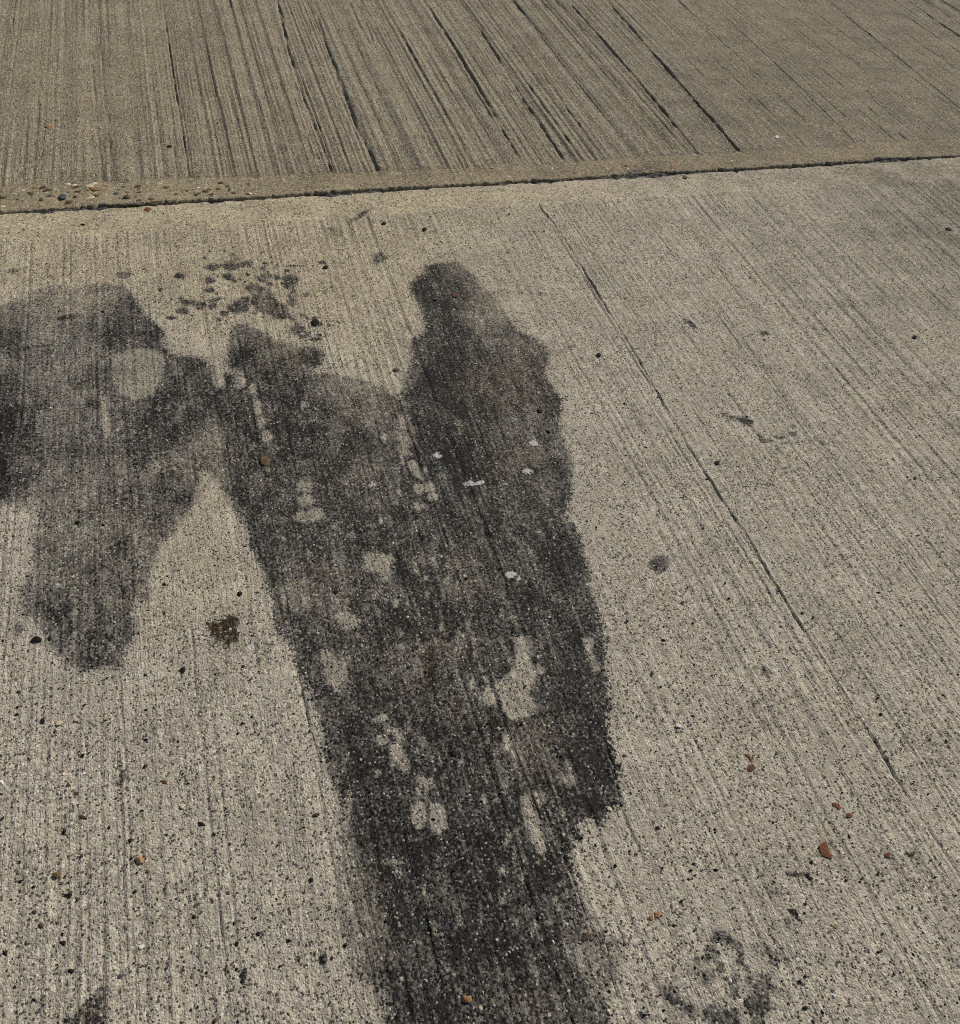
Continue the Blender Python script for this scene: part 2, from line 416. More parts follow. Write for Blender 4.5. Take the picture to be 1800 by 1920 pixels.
PALE = [
    ([(870, 905), (882, 902), (890, 906), (902, 901), (909, 903), (906, 908), (892, 909), (880, 911), (870, 909)], 1.0),
    ((820, 855, 9, 4), 0.9), ((1001, 831, 9, 6), 0.8), ((990, 884, 12, 5), 0.8), ((945, 908, 10, 3), 0.6), ((965, 913, 14, 2.5), 0.55),
    ((957, 1077, 12, 7), 0.9), ((972, 1084, 6, 5), 0.7), ((990, 948, 12, 3), 0.4), ((470, 1212, 7, 6), 0.9), ((1010, 998, 8, 3), 0.7),
    ((300, 2, 16, 5), 0.8), ((1458, 255, 5, 3), 0.9), ((1780, 268, 14, 2.5), 0.5), ((1165, 1895, 10, 5), 0.5),
]
# soft changes of the stain's strength: (cx, cy, rx, ry, amount)
TONE = [
    (150, 820, 200, 330, -0.2), (40, 650, 110, 80, -0.12), (-10, 820, 80, 110, 0.3), (20, 640, 50, 60, 0.02), (245, 590, 50, 40, 0.12), (225, 640, 30, 30, 0.1), (300, 790, 45, 60, 0.2), (195, 770, 25, 60, 0.14),
    (100, 560, 110, 42, -0.46), (190, 545, 60, 30, -0.2), (120, 720, 60, 80, -0.16), (130, 960, 70, 60, -0.17), (375, 850, 50, 44, -0.28),
    (330, 910, 50, 50, -0.1), (150, 1120, 90, 60, -0.12), (235, 1150, 30, 60, 0.12), (210, 1230, 30, 30, 0.1), (80, 880, 50, 40, -0.1), (40, 960, 60, 30, -0.3),
    (280, 1085, 30, 40, -0.22), (310, 990, 40, 40, -0.12), (150, 1000, 110, 160, -0.06),
    (465, 625, 45, 30, -0.22), (460, 668, 20, 20, 0.3), (540, 670, 50, 24, -0.22), (595, 675, 16, 24, 0.25), (520, 700, 30, 26, 0.2),
    (360, 720, 50, 40, -0.05), (640, 730, 70, 26, -0.3), (690, 760, 60, 40, -0.18), (560, 800, 80, 60, 0.05), (720, 820, 36, 60, -0.12),
    (925, 555, 48, 62, -0.5), (870, 505, 26, 18, -0.2), (960, 640, 60, 50, -0.14), (850, 700, 50, 140, 0.15), (860, 870, 50, 70, 0.15),
    (985, 830, 60, 110, -0.14), (900, 730, 50, 40, -0.06), (1050, 800, 30, 60, 0.04), (790, 545, 20, 50, 0.1), (790, 760, 40, 60, 0.08),
    (660, 900, 90, 60, -0.07), (590, 1100, 60, 50, -0.22), (610, 1050, 50, 40, -0.05), (700, 1130, 60, 60, -0.04), (1060, 1050, 40, 80, 0.08),
    (880, 1080, 60, 60, -0.12), (960, 1140, 80, 40, 0.02), (640, 1240, 26, 40, -0.2), (760, 1260, 70, 60, -0.06), (1090, 1300, 50, 90, 0.12),
    (870, 1320, 50, 70, -0.05), (690, 1420, 70, 80, 0.1), (690, 1540, 50, 70, 0.2), (1000, 1400, 60, 80, -0.16), (1120, 1440, 50, 80, 0.18),
    (860, 1420, 60, 60, 0.05), (900, 1620, 130, 90, 0.12), (655, 1620, 22, 90, -0.25), (680, 1740, 40, 110, -0.3), (760, 1680, 40, 80, 0.1),
    (1125, 1800, 42, 70, -0.36), (1080, 1690, 30, 50, -0.15), (940, 1830, 130, 80, 0.05), (1000, 1880, 60, 50, -0.12), (780, 1880, 60, 50, 0.08),
    (500, 940, 40, 80, -0.02), (480, 900, 40, 40, 0.02), (1110, 1180, 30, 60, 0.06),
]
DARK_AREAS = [(1720, 40, 380, 260, 0.34), (376, 90, 30, 110, 0.35), (1340, 180, 160, 110, 0.2), (800, 322, 700, 14, 0.25), (1800, 400, 170, 110, 0.7), (1650, 330, 260, 22, 0.35),
         (1720, 600, 160, 200, 0.14), (660, 405, 40, 30, 0.2), (1215, 312, 40, 10, 0.4), (560, 230, 120, 130, 0.14), (220, 160, 60, 120, 0.16), (1000, 80, 120, 90, 0.12), (1470, 480, 120, 90, 0.1)]  # soft areas of darker concrete, strongest towards the upper right
TAN = [(60, 450, 520, 130, 0.9), (650, 520, 330, 180, 0.8), (330, 1000, 160, 160, 0.5), (900, 370, 260, 40, 0.5), (150, 120, 300, 200, 0.7), (700, 150, 400, 200, 0.4)]
WARM = [(950, 720, 100, 60, 0.9), (700, 760, 80, 50, 0.6), (960, 850, 60, 60, 0.7), (660, 880, 80, 60, 0.5), (600, 1100, 80, 60, 0.6), (880, 1080, 80, 60, 0.6),
        (800, 1240, 100, 80, 0.7), (1000, 1400, 70, 70, 0.8), (870, 1320, 60, 60, 0.5), (680, 1730, 40, 120, 0.9), (1130, 1790, 50, 60, 0.9),
        (550, 660, 60, 30, 0.8), (440, 495, 40, 14, 0.9), (422, 1184, 60, 60, 1.3), (400, 860, 50, 50, 0.6), (1000, 1880, 70, 40, 0.7),
        (155, 1900, 50, 40, 0.9), (920, 560, 50, 50, 0.7), (510, 570, 40, 30, 0.4), (150, 1000, 90, 90, 0.35)]


def outline(spec, seed):
    """metres; an ellipse given in photo pixels becomes a slightly lumpy outline"""
    if isinstance(spec, list):
        return np.array([G(*p) for p in spec])
    cx, cy, rx, ry = spec
    r = np.random.default_rng(seed)
    n = 11
    out = []
    for i in range(n):
        a = 2 * math.pi * i / n
        q = 1 + r.uniform(-0.22, 0.22)
        out.append(G(cx + rx * q * math.cos(a), cy + ry * q * math.sin(a)))
    return np.array(out)


def signed(poly, x, y):
    """signed distance, positive inside"""
    best = np.full(x.shape, 1e9)
    inside = np.zeros(x.shape, bool)
    n = len(poly)
    for i in range(n):
        ax_, ay_ = poly[i]; bx_, by_ = poly[(i + 1) % n]
        ex, ey = bx_ - ax_, by_ - ay_
        L = ex * ex + ey * ey + 1e-12
        t = np.clip(((x - ax_) * ex + (y - ay_) * ey) / L, 0, 1)
        dx = x - ax_ - t * ex; dy = y - ay_ - t * ey
        best = np.minimum(best, dx * dx + dy * dy)
        c = ((ay_ > y) != (by_ > y))
        if abs(ey) > 1e-12:
            inside ^= c & (x < ex * (y - ay_) / ey + ax_)
    d = np.sqrt(best)
    return np.where(inside, d, -d)


def gauss(x, y, cx, cy, rx, ry):
    gx, gy = G(cx, cy)
    a, b = jac(cx, cy)
    A = np.array([[a[0] * rx, b[0] * ry], [a[1] * rx, b[1] * ry]])
    I = np.linalg.inv(A)
    u = I[0, 0] * (x - gx) + I[0, 1] * (y - gy)
    v = I[1, 0] * (x - gx) + I[1, 1] * (y - gy)
    return np.exp(-(u * u + v * v))


def stain_fields(x, y):
    R = 0.013
    edge = np.zeros(x.shape); depth = np.zeros(x.shape); tint = np.zeros(x.shape); pale = np.zeros(x.shape); damp = np.zeros(x.shape)

    def each(table, margin):
        for i, (spec, s) in enumerate(table):
            p = outline(spec, 100 + i)
            box = (x > p[:, 0].min() - margin) & (x < p[:, 0].max() + margin) & (y > p[:, 1].min() - margin) & (y < p[:, 1].max() + margin)
            if box.any():
                idx = np.nonzero(box)
                yield idx, signed(p, x[idx], y[idx]), s, p
    for idx, d, s, p in each(STAIN, 0.03):
        edge[idx] = np.maximum(edge[idx], np.clip(0.5 + d / (2 * R), 0, 1))
        depth[idx] = s
        xi, yi = x[idx], y[idx]
        half = np.clip(0.5 + 0.9 * noise2(xi, yi, 0.16, 0.16, 901), 0, 1)           # how far the rim has dried, from place to place
        rim = sstep(0.0, 0.035, d)
        depth[idx] = s * (1 - half * 0.22 * (1 - rim))
        damp[idx] = sstep(-0.012, 0.02, d + 0.008 * noise2(xi, yi, 0.03, 0.03, 902))
    for cx, cy, rx, ry, a in TONE:
        depth += a * gauss(x, y, cx, cy, rx, ry) * (depth > 0)
    for idx, d, s, p in each(SPOTS, 0.03):
        small = max(0.0035, min(R * 0.75, 0.36 * float(np.min(p.max(0) - p.min(0)))))
        k = np.clip((0.85 if s > 0.97 else 0.62) + d / (2 * small), 0, 1)
        edge[idx] = np.maximum(edge[idx], k)
        depth[idx] = np.where(k > 0, np.maximum(depth[idx] * (edge[idx] > 0.5), s), depth[idx])
    for idx, d, s, p in each(DRY, 0.03):
        small = max(0.0038, min(R * 0.42, 0.24 * float(np.min(p.max(0) - p.min(0)))))
        k = np.clip(0.62 + d / (2 * small), 0, 1)
        edge[idx] = np.minimum(edge[idx], 1 - k * s)
        depth[idx] = np.maximum(0, depth[idx] - 0.45 * k * s)
    for cx, cy, rx, ry, a in WARM:
        tint = np.maximum(tint, a * gauss(x, y, cx, cy, rx, ry))
    for idx, d, s, p in each(PALE, 0.03):
        small = max(0.004, min(R, 0.4 * float(np.min(p.max(0) - p.min(0)))))
        pale[idx] = np.maximum(pale[idx], s * np.clip(0.6 + d / (2 * small), 0, 1))
    return edge, np.clip(depth, 0, 1.2), np.clip(tint, 0, 1), pale, damp


# ------------------------------------------------------------------ the two slabs in view, joint, surrounding paving
JOINT_Y = G(900, 346)[1]
GAP = [(-300, 8), (0, 8), (150, 9), (200, 14), (300, 12), (420, 8), (560, 9), (620, 15), (700, 15), (800, 10), (950, 8), (1050, 8), (1120, 12),
       (1180, 18), (1240, 22), (1268, 13), (1300, 7), (1500, 7), (1590, 9), (1630, 11), (1645, 20), (1690, 21), (1704, 11), (1740, 8), (1800, 7), (2300, 8)]
gap_x = np.array([G(p, 398 - p * 0.0589)[0] for p, _ in GAP])
gap_w = np.array([w for _, w in GAP]) * 0.00105

NEAR_GROOVES = [  # (polyline in photo pixels, depth mm, width mm)
    ([(985, 350), (1060, 450), (1185, 655), (1310, 870), (1400, 1005), (1500, 1170), (1600, 1325), (1700, 1490), (1800, 1645), (1900, 1800)], 2.8, 3.4),
    ([(1150, 640), (1290, 868), (1380, 1010), (1480, 1172), (1580, 1332), (1680, 1492), (1780, 1650)], 1.2, 2.2),
    ([(1300, 505), (1400, 648), (1500, 790), (1555, 850)], 1.6, 2.0), ([(1545, 770), (1660, 920), (1800, 1090)], 1.3, 2.0),
    ([(690, 660), (745, 748), (790, 880), (850, 1060), (905, 1240), (960, 1400), (1030, 1570), (1100, 1730), (1160, 1870), (1185, 1920)], 1.3, 2.6),
    ([(930, 1300), (985, 1430), (1050, 1590), (1110, 1740), (1170, 1890)], 1.5, 2.6),
    ([(880, 760), (930, 900), (975, 1010), (1040, 1180)], 1.2, 2.2),
    ([(357, 1185), (368, 1290), (378, 1400), (395, 1560), (412, 1720), (430, 1880)], 2.4, 2.2),
    ([(388, 1280), (400, 1380), (415, 1490), (432, 1640), (446, 1780)], 1.6, 2.4),
    ([(226, 1290), (234, 1420), (242, 1580), (250, 1760), (256, 1920)], 1.9, 2.4), ([(216, 1300), (224, 1430), (231, 1600), (238, 1760), (244, 1920)], 1.2, 2.2),
    ([(240, 1560), (248, 1680), (262, 1920)], 1.6, 1.8),
    ([(520, 1130), (560, 1280), (600, 1440), (640, 1600), (690, 1800), (712, 1920)], 1.3, 2.6),
    ([(745, 1495), (765, 1600), (800, 1720), (830, 1850)], 1.9, 2.4), ([(660, 1590), (690, 1700), (740, 1870)], 1.6, 2.4),
    ([(1265, 1405), (1300, 1480), (1340, 1560), (1380, 1660), (1440, 1800), (1480, 1880)], 1.4, 2.2),
    ([(1330, 1560), (1390, 1700), (1450, 1800)], 1.2, 2.4), ([(1140, 1400), (1150, 1450), (1166, 1520), (1200, 1600)], 1.8, 3.0),
    ([(1190, 1260), (1240, 1370), (1262, 1410)], 1.3, 2.0), ([(1680, 1200), (1760, 1320), (1800, 1380)], 1.0, 2.0),
    ([(1600, 590), (1640, 640)], 2.0, 1.8), ([(1180, 370), (1205, 400)], 2.2, 2.4), ([(1188, 368), (1212, 398)], 2.0, 2.0),
]
FAR_GROOVES = [
    ([(520, 5), (545, 110), (575, 200), (600, 265), (622, 322)], 3.6, 5.0), ([(595, 30), (620, 110), (670, 240), (708, 318)], 3.0, 5.5),
    ([(805, 15), (850, 85), (900, 170), (940, 240), (976, 300)], 4.2, 5.0), ([(900, 55), (985, 190), (1055, 297)], 3.8, 5.0),
    ([(985, 95), (1050, 185), (1120, 285)], 2.0, 4.5), ([(1072, 10), (1195, 150), (1310, 290)], 3.2, 4.5), ([(1145, 10), (1290, 175), (1384, 282)], 4.2, 5.5),
    ([(1335, 10), (1490, 155), (1600, 265)], 2.0, 4.0), ([(1270, 0), (1430, 150), (1510, 228)], 1.8, 4.0), ([(1555, 5), (1680, 105), (1800, 205)], 2.6, 4.0),
    ([(1762, 0), (1800, 22), (1850, 55)], 4.0, 6.0), ([(655, 5), (675, 50), (700, 95)], 2.8, 5.0), ([(668, 5), (690, 50), (704, 95)], 2.0, 4.0),
    ([(172, 120), (182, 230), (192, 340)], 1.6, 4.0), ([(190, 100), (200, 230), (208, 340)], 1.3, 4.0), ([(270, 40), (290, 200), (310, 330)], 1.3, 4.0),
    ([(860, 0), (930, 100), (1010, 215)], 1.8, 4.0), ([(750, 60), (800, 150), (880, 290)], 1.4, 4.0), ([(430, 180), (450, 250), (470, 325)], 1.6, 4.0),
    ([(1700, 0), (1800, 70)], 1.6, 4.0), ([(1500, 60), (1640, 185), (1740, 268)], 1.2, 4.0),
]


BOOST = [(130, 1450, 300, 420, -0.45), (300, 600, 200, 120, -0.3), (1400, 1650, 250, 250, -0.3), (200, 150, 140, 160, -0.3), (1800, 400, 150, 90, 2.2), (640, 418, 190, 26, 1.8), (300, 440, 260, 24, 1.2), (1320, 385, 160, 26, 1.6), (1560, 620, 260, 260, 1.0), (1600, 1000, 260, 260, 0.7), (700, 1750, 200, 200, 0.8), (620, 180, 200, 160, 0.6), (1000, 150, 260, 160, 0.7)]


def groove_lines(table, kd=1.15, kw=0.72):
    out = []
    for pts, d, w in table:
        g = np.array([G(*p) for p in pts])
        g = g[np.argsort(g[:, 1])]
        out.append((g[:, 1], g[:, 0], d / 1000.0 * kd, w / 1000.0 * kw))
    return out


def broom(x, y, lines, fine, medium, n_random, seed, xr, yr, smooth_x):
    """height of the broomed face: brush strokes run along Y"""
    r = np.random.default_rng(seed)
    wob = 0.004 * noise1(y, 0.55, seed + 1) + 0.0012 * noise1(y, 0.11, seed + 2)
    xs = x + wob + 0.003 * noise2(x, y, 0.5, 0.8, seed + 3)
    a1 = np.clip(0.75 + 0.75 * noise2(x, y, 0.16, 0.5, seed + 4) + 0.35 * noise2(x, y, 0.03, 0.25, seed + 5), 0.05, 1.9)
    a2 = np.clip(0.65 + 0.85 * noise2(x, y, 0.22, 0.6, seed + 6), 0.0, 1.8)
    for q in BOOST:
        a2 = a2 + q[4] * gauss(x, y, *q[:4])
        a1 = a1 + 0.5 * q[4] * gauss(x, y, *q[:4])
    a1 = np.clip(a1, 0.05, 4); a2 = np.clip(a2, 0.05, 4)
    fade = 1.0 - 0.65 * sstep(smooth_x[0], smooth_x[1], x - 0.35 * y)
    h = fine * a1 * noise1(xs, 0.0042, seed + 7) + fine * 0.7 * a1 * noise1(xs, 0.0026, seed + 8)
    h += medium * a2 * noise1(xs, 0.011, seed + 9) + medium * 0.8 * noise1(xs, 0.045, seed + 10)
    h *= fade
    colx = x[:, 0]
    for i in range(n_random):
        x0 = r.uniform(*xr); w = r.uniform(0.0012, 0.0026) * (1.5 if fine > 0.0005 else 1.0)
        d = r.uniform(0.4, 1.6) ** 1.5 * fine * 2.0
        yc = r.uniform(*yr); ln = r.uniform(0.15, 0.9)
        sel = np.nonzero(np.abs(colx - x0) < 0.03)[0]
        if len(sel) == 0:
            continue
        q = (xs[sel] - x0) / w
        along = sstep(ln, ln * 0.6, np.abs(y[sel] - yc)) * (0.6 + 0.5 * noise1(y[sel], 0.05, seed + 50 + i))
        h[sel] -= d * np.exp(-q * q) * along
        h[sel] += 0.35 * d * np.exp(-((q - 2.0) ** 2)) * along
    for i, (gy, gx, d, w) in enumerate(lines):
        x0 = np.interp(y, gy, gx) + 0.0014 * noise1(y, 0.04, seed + 300 + i) + 0.0011 * noise1(y, 0.014, seed + 350 + i)
        q = (x - x0)
        sel = np.nonzero(np.abs(q).min(axis=1) < 0.03)[0]
        if len(sel) == 0:
            continue
        q = q[sel] / (w * (0.8 + 0.35 * noise1(y[sel], 0.06, seed + 400 + i)))
        along = sstep(gy[0] - 0.03, gy[0] + 0.02, y[sel]) * sstep(gy[-1] + 0.03, gy[-1] - 0.02, y[sel])
        along = along * np.clip(0.9 + 0.4 * noise1(y[sel], 0.03, seed + 450 + i) + 0.35 * noise1(y[sel], 0.2, seed + 470 + i), 0.6, 1.5)
        h[sel] -= d * np.exp(-q * q) * along
        h[sel] += 0.3 * d * np.exp(-((q - 1.9) ** 2)) * along + 0.3 * d * np.exp(-((q + 1.9) ** 2)) * along
    return h


def spaced(parts):
    """concatenate ranges (start, stop, step)"""
    out = []
    for a, b, s in parts:
        n = max(1, int(round((b - a) / s)))
        out.append(np.linspace(a, b, n, endpoint=False))
    out.append(np.array([parts[-1][1]]))
    return np.concatenate(out)


def slab_mesh(name, xs, ys, side, lines, fine, medium, n_random, seed, band_w, smooth_x, attrs, material):
    """side = -1: slab in front of the joint, +1: slab behind it"""
    X, Y = np.meshgrid(xs, ys, indexing='ij')
    nx, ny = X.shape
    wedge = np.interp(xs, gap_x, gap_w) * (0.5 if side < 0 else 0.5) + 0.0012 * noise1(xs, 0.02, seed + 20) + 0.0022 * noise1(xs, 0.07, seed + 21) + 0.016 * np.clip(noise1(xs, 0.022, seed + 33) - 0.5, 0, 1) + 0.01 * np.clip(noise1(xs, 0.008, seed + 34) - 0.6, 0, 1) + 0.0006 * noise1(xs, 0.006, seed + 22)
    ey = JOINT_Y + side * wedge
    e0 = JOINT_Y + side * 0.008
    near = np.clip(1 - np.abs(Y - e0) / 0.06, 0, 1)
    Y = Y + near * (ey - e0)[:, None]
    dist = np.abs(Y - ey[:, None])
    bw = band_w(xs) + 0.003 * noise1(xs, 0.09, seed + 23) + 0.0025 * noise1(xs, 0.012, seed + 24)
    band = sstep(0.006, -0.006, dist - bw[:, None])
    band_soft = band * (0.88 + 0.12 * noise2(X, Y, 0.2, 0.1, seed + 25))
    h = broom(X, Y, lines, fine, medium, n_random, seed, (xs[0], xs[-1]), (ys[0], ys[-1]), smooth_x) * (1 - band_soft)
    h += 0.0005 * noise2(X, Y, 0.03, 0.035, seed + 26) + 0.0004 * noise2(X, Y, 0.011, 0.014, seed + 27) + 0.0012 * noise2(X, Y, 0.35, 0.4, seed + 28)
    h += 0.0009 * np.exp(-((dist - bw[:, None]) / 0.006) ** 2) * noise2(X, Y, 0.05, 0.3, seed + 29)
    rad = 0.0058 + 0.0026 * noise1(xs, 0.05, seed + 30)[:, None] + 0.0015 * noise1(xs, 0.011, seed + 31)[:, None]
    t = np.clip(1 - dist / rad, 0, 1)
    h -= rad * (1 - np.sqrt(np.clip(1 - t * t, 0, 1)))
    V = np.stack([X, Y, h], -1)
    # vertical face down into the joint, and plain skirts on the other three sides
    face = V[:, -1 if side < 0 else 0].copy()
    f1 = face.copy(); f1[:, 2] -= 0.012; f1[:, 1] += side * 0.0015 * noise1(xs, 0.008, seed + 32)
    f2 = face.copy(); f2[:, 2] = -0.1
    if side < 0:
        V = np.concatenate([V, f1[:, None], f2[:, None]], 1)
    else:
        V = np.concatenate([f2[:, None], f1[:, None], V], 1)
    back = V[:, 0 if side < 0 else -1].copy(); back[:, 2] = -0.1
    V = np.concatenate([back[:, None], V] if side < 0 else [V, back[:, None]], 1)
    l = V[0].copy(); l[:, 2] = -0.1
    rr = V[-1].copy(); rr[:, 2] = -0.1
    V = np.concatenate([l[None], V, rr[None]], 0)
    nx, ny = V.shape[:2]
    me = bpy.data.meshes.new(name)
    P = V.reshape(-1, 3).astype(np.float32)
    idx = np.arange(nx * ny).reshape(nx, ny)
    quads = np.stack([idx[:-1, :-1], idx[1:, :-1], idx[1:, 1:], idx[:-1, 1:]], -1).reshape(-1, 4)
    me.vertices.add(len(P)); me.vertices.foreach_set('co', P.ravel())
    me.loops.add(quads.size); me.loops.foreach_set('vertex_index', quads.ravel().astype(np.int32))
    me.polygons.add(len(quads)); me.polygons.foreach_set('loop_start', np.arange(0, quads.size, 4, dtype=np.int32))
    me.update(calc_edges=True)
    me.polygons.foreach_set('use_smooth', np.ones(len(quads), bool))
    px, py = P[:, 0].astype(float), P[:, 1].astype(float)
    fields = {'band': sstep(0.006, -0.006, np.abs(py - np.interp(px, xs, ey)) - np.interp(px, xs, bw))}
    if attrs:
        fields['edge'], fields['depth'], fields['tint'], fields['pale'], fields['damp'] = stain_fields(px, py)
    fields['dark_area'] = np.clip(sum(a * gauss(px, py, *q) for *q, a in DARK_AREAS), 0, 0.8)
    fields['tan'] = np.clip(sum(a * gauss(px, py, *q) for *q, a in TAN), 0, 1)
    for n, v in fields.items():
        a = me.attributes.new(n, 'FLOAT', 'POINT')
        a.data.foreach_set('value', v.astype(np.float32))
    me.materials.append(material)
    return me


SX0, SX1 = -1.3, 3.3            # slab width in X
NY0 = -0.55                     # front edge of the near slab
FY1 = JOINT_Y + 2.9             # back edge of the far slab
pavement_bed = bpy.data.meshes.new('pavement')
bed = [(-16, -9, -0.1), (19, -9, -0.1), (19, 22, -0.1), (-16, 22, -0.1), (-16, -9, -0.145), (19, -9, -0.145), (19, 22, -0.145), (-16, 22, -0.145)]
bed = [(a, b, c - 0.004) for a, b, c in bed]
pavement_bed.from_pydata(bed, [], [(0, 1, 2, 3), (7, 6, 5, 4), (0, 4, 5, 1), (1, 5, 6, 2), (2, 6, 7, 3), (3, 7, 4, 0)])
pavement = tag(link('pavement', pavement_bed, M_SOIL), 'light concrete pavement of broomed slabs with dark joints', 'pavement', kind='structure')

xs_near = spaced([(SX0, -0.6, 0.012), (-0.6, 1.2, 0.0022), (1.2, 2.4, 0.003), (2.4, SX1, 0.012)])
e_n = JOINT_Y - 0.008
ys_near = spaced([(NY0, 0.08, 0.02), (0.08, 0.9, 0.0042), (0.9, e_n - 0.03, 0.0052), (e_n - 0.03, e_n, 0.0025)])
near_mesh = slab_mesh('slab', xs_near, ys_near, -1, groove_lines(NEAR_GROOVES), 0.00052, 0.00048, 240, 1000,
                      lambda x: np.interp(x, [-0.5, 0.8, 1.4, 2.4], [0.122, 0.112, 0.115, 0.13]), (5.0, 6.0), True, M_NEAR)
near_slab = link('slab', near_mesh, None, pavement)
near_slab['label'] = 'pale broomed concrete slab with large dark stains'
e_f = JOINT_Y + 0.008
xs_far = spaced([(SX0, -0.75, 0.015), (-0.75, 3.25, 0.0034), (3.25, SX1 + 0.0, 0.01)])
ys_far = spaced([(e_f, e_f + 0.03, 0.003), (e_f + 0.03, e_f + 0.5, 0.008), (e_f + 0.5, e_f + 1.6, 0.013), (e_f + 1.6, FY1, 0.05)])
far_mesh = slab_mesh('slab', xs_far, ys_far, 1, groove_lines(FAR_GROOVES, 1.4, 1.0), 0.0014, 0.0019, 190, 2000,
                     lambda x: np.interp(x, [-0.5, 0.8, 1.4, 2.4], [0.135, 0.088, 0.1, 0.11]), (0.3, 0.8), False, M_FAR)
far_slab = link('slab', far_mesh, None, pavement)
far_slab['label'] = 'darker concrete slab with deep broom grooves beyond the joint'


def plain_slab(x0, x1, y0, y1):
    """neighbouring slab outside the picture: rounded edges, same concrete"""
    r = 0.007
    rings = [(0.0, -0.1), (0.0, -r), (r * 0.3, -r * 0.3), (r, 0.0)]
    v = []; f = []
    for ins, z in rings:
        v += [(x0 + ins, y0 + ins, z), (x1 - ins, y0 + ins, z), (x1 - ins, y1 - ins, z), (x0 + ins, y1 - ins, z)]
    for k in range(len(rings) - 1):
        for i in range(4):
            j = (i + 1) % 4
            f.append((4 * k + i, 4 * k + j, 4 * k + 4 + j, 4 * k + 4 + i))
    f.append(tuple(range(len(v) - 4, len(v))))
    me = bpy.data.meshes.new('slab')
    me.from_pydata(v, [], f)
    return link('slab', me, M_FAR if (int(x0 * 3) + int(y0)) % 2 else M_NEAR, pavement)


g2 = 0.006
W = SX1 - SX0
cols = [(SX0 + k * W + (g2 if k else 0), SX1 + k * W - (g2 if k else 0)) for k in (-3, -2, -1, 0, 1, 2, 3)]
rows = [(NY0 - 2 * 2.9 + g2, NY0 - 2.9 - g2), (NY0 - 2.9 + g2, NY0 - g2), (NY0 + g2, JOINT_Y - g2), (JOINT_Y + g2, FY1 - g2)] + \
       [(FY1 + k * 2.9 + g2, FY1 + (k + 1) * 2.9 - g2) for k in range(5)]
for ci, (xa, xb) in enumerate(cols):
    for ri, (ya, yb) in enumerate(rows):
        if ci == 3 and ri in (2, 3):
            continue
        plain_slab(max(xa, -15.9), min(xb, 18.9), max(ya, -8.9), yb)

# joint filler: dirt and old sealant lying low in the open joint
nx = 900
fx = np.linspace(SX0, SX1, nx)
fy = np.linspace(-0.028, 0.028, 12)
FX, FY = np.meshgrid(fx, fy, indexing='ij')
FZ = -0.0085 + 0.005 * noise2(FX, FY, 0.03, 0.012, 61) + 0.003 * noise2(FX, FY, 0.009, 0.007, 62)
lift = np.exp(-((FX - G(1195, 325)[0]) / 0.12) ** 2) + 0.8 * np.exp(-((FX - G(1665, 301)[0]) / 0.06) ** 2) + 0.7 * np.exp(-((FX - G(170, 388)[0]) / 0.08) ** 2) + 0.5 * np.exp(-((FX - G(660, 360)[0]) / 0.08) ** 2)
FZ += 0.005 * lift
me = bpy.data.meshes.new('joint_filler')
idx = np.arange(nx * 12).reshape(nx, 12)
q = np.stack([idx[:-1, :-1], idx[1:, :-1], idx[1:, 1:], idx[:-1, 1:]], -1).reshape(-1, 4)
me.from_pydata(np.stack([FX, FY + JOINT_Y, FZ], -1).reshape(-1, 3).tolist(), [], q.tolist())
link('joint_filler', me, M_FILL, pavement)

gm = bpy.data.meshes.new('ground')
gm.from_pydata([(-400, -400, -0.16), (400, -400, -0.16), (400, 400, -0.16), (-400, 400, -0.16)], [], [(0, 1, 2, 3)])
tag(link('ground', gm, M_SOIL), 'bare brown soil around the pavement', 'ground', kind='structure')


# ------------------------------------------------------------------ stones set in the trowelled strip of the far slab
def lump_mesh(name, seed, flat=0.6, sub=2, angular=0.18):
    """angular little stone, unit radius, base at z = 0"""
    import bmesh
    bm = bmesh.new()
    bmesh.ops.create_icosphere(bm, subdivisions=sub, radius=1.0)
    r = np.random.default_rng(seed)
    planes = [(Vector(r.normal(size=3)).normalized(), r.uniform(0.62, 0.9)) for _ in range(9)]
    for v in bm.verts:
        for n, d in planes:
            s = v.co.dot(n)
            if s > d:
                v.co -= n * (s - d)
        v.co *= 1 + float(r.uniform(-angular, angular)) * 0.35
        v.co.z = max(v.co.z, -0.55) * flat
    lo = min(v.co.z for v in bm.verts)
    for v in bm.verts:
        v.co.z -= lo
    me = bpy.data.meshes.new(name)
    bm.to_mesh(me); bm.free()
    return me


stone_meshes = {}
for mname, mat in (('dark', M_DKBROWN), ('olive', M_OLIVE), ('slate', M_SLATE), ('tan', M_TAN), ('cream', M_CREAM)):
    for k in range(3):
        me = lump_mesh('stone', 40 + 3 * len(stone_meshes) + k, 0.5, 1)
        me.materials.append(mat)
        stone_meshes[mname, k] = me
r = random.Random(5)
for i in range(190):
    left = i < 75
    px = r.uniform(0, 480) if left else r.uniform(480, 1800)
    base = 398 - px * 0.0589
    wide = 46 if px < 300 else 34
    py = base - r.uniform(7, wide)
    gx, gy = G(px, py)
    kind = r.choice(['dark', 'dark', 'olive', 'slate', 'tan', 'cream'] if left else ['dark', 'cream', 'cream', 'tan'])
    o = link('stone', stone_meshes[kind, r.randrange(3)], None, far_slab)
    s = r.uniform(0.0035, 0.009) if left else r.uniform(0.0022, 0.0046)
    o.location = (gx, gy, -0.24 * s)
    o.scale = (s * r.uniform(1.0, 1.7), s, s * 0.55)
    o.rotation_euler.z = r.uniform(-0.5, 0.5)

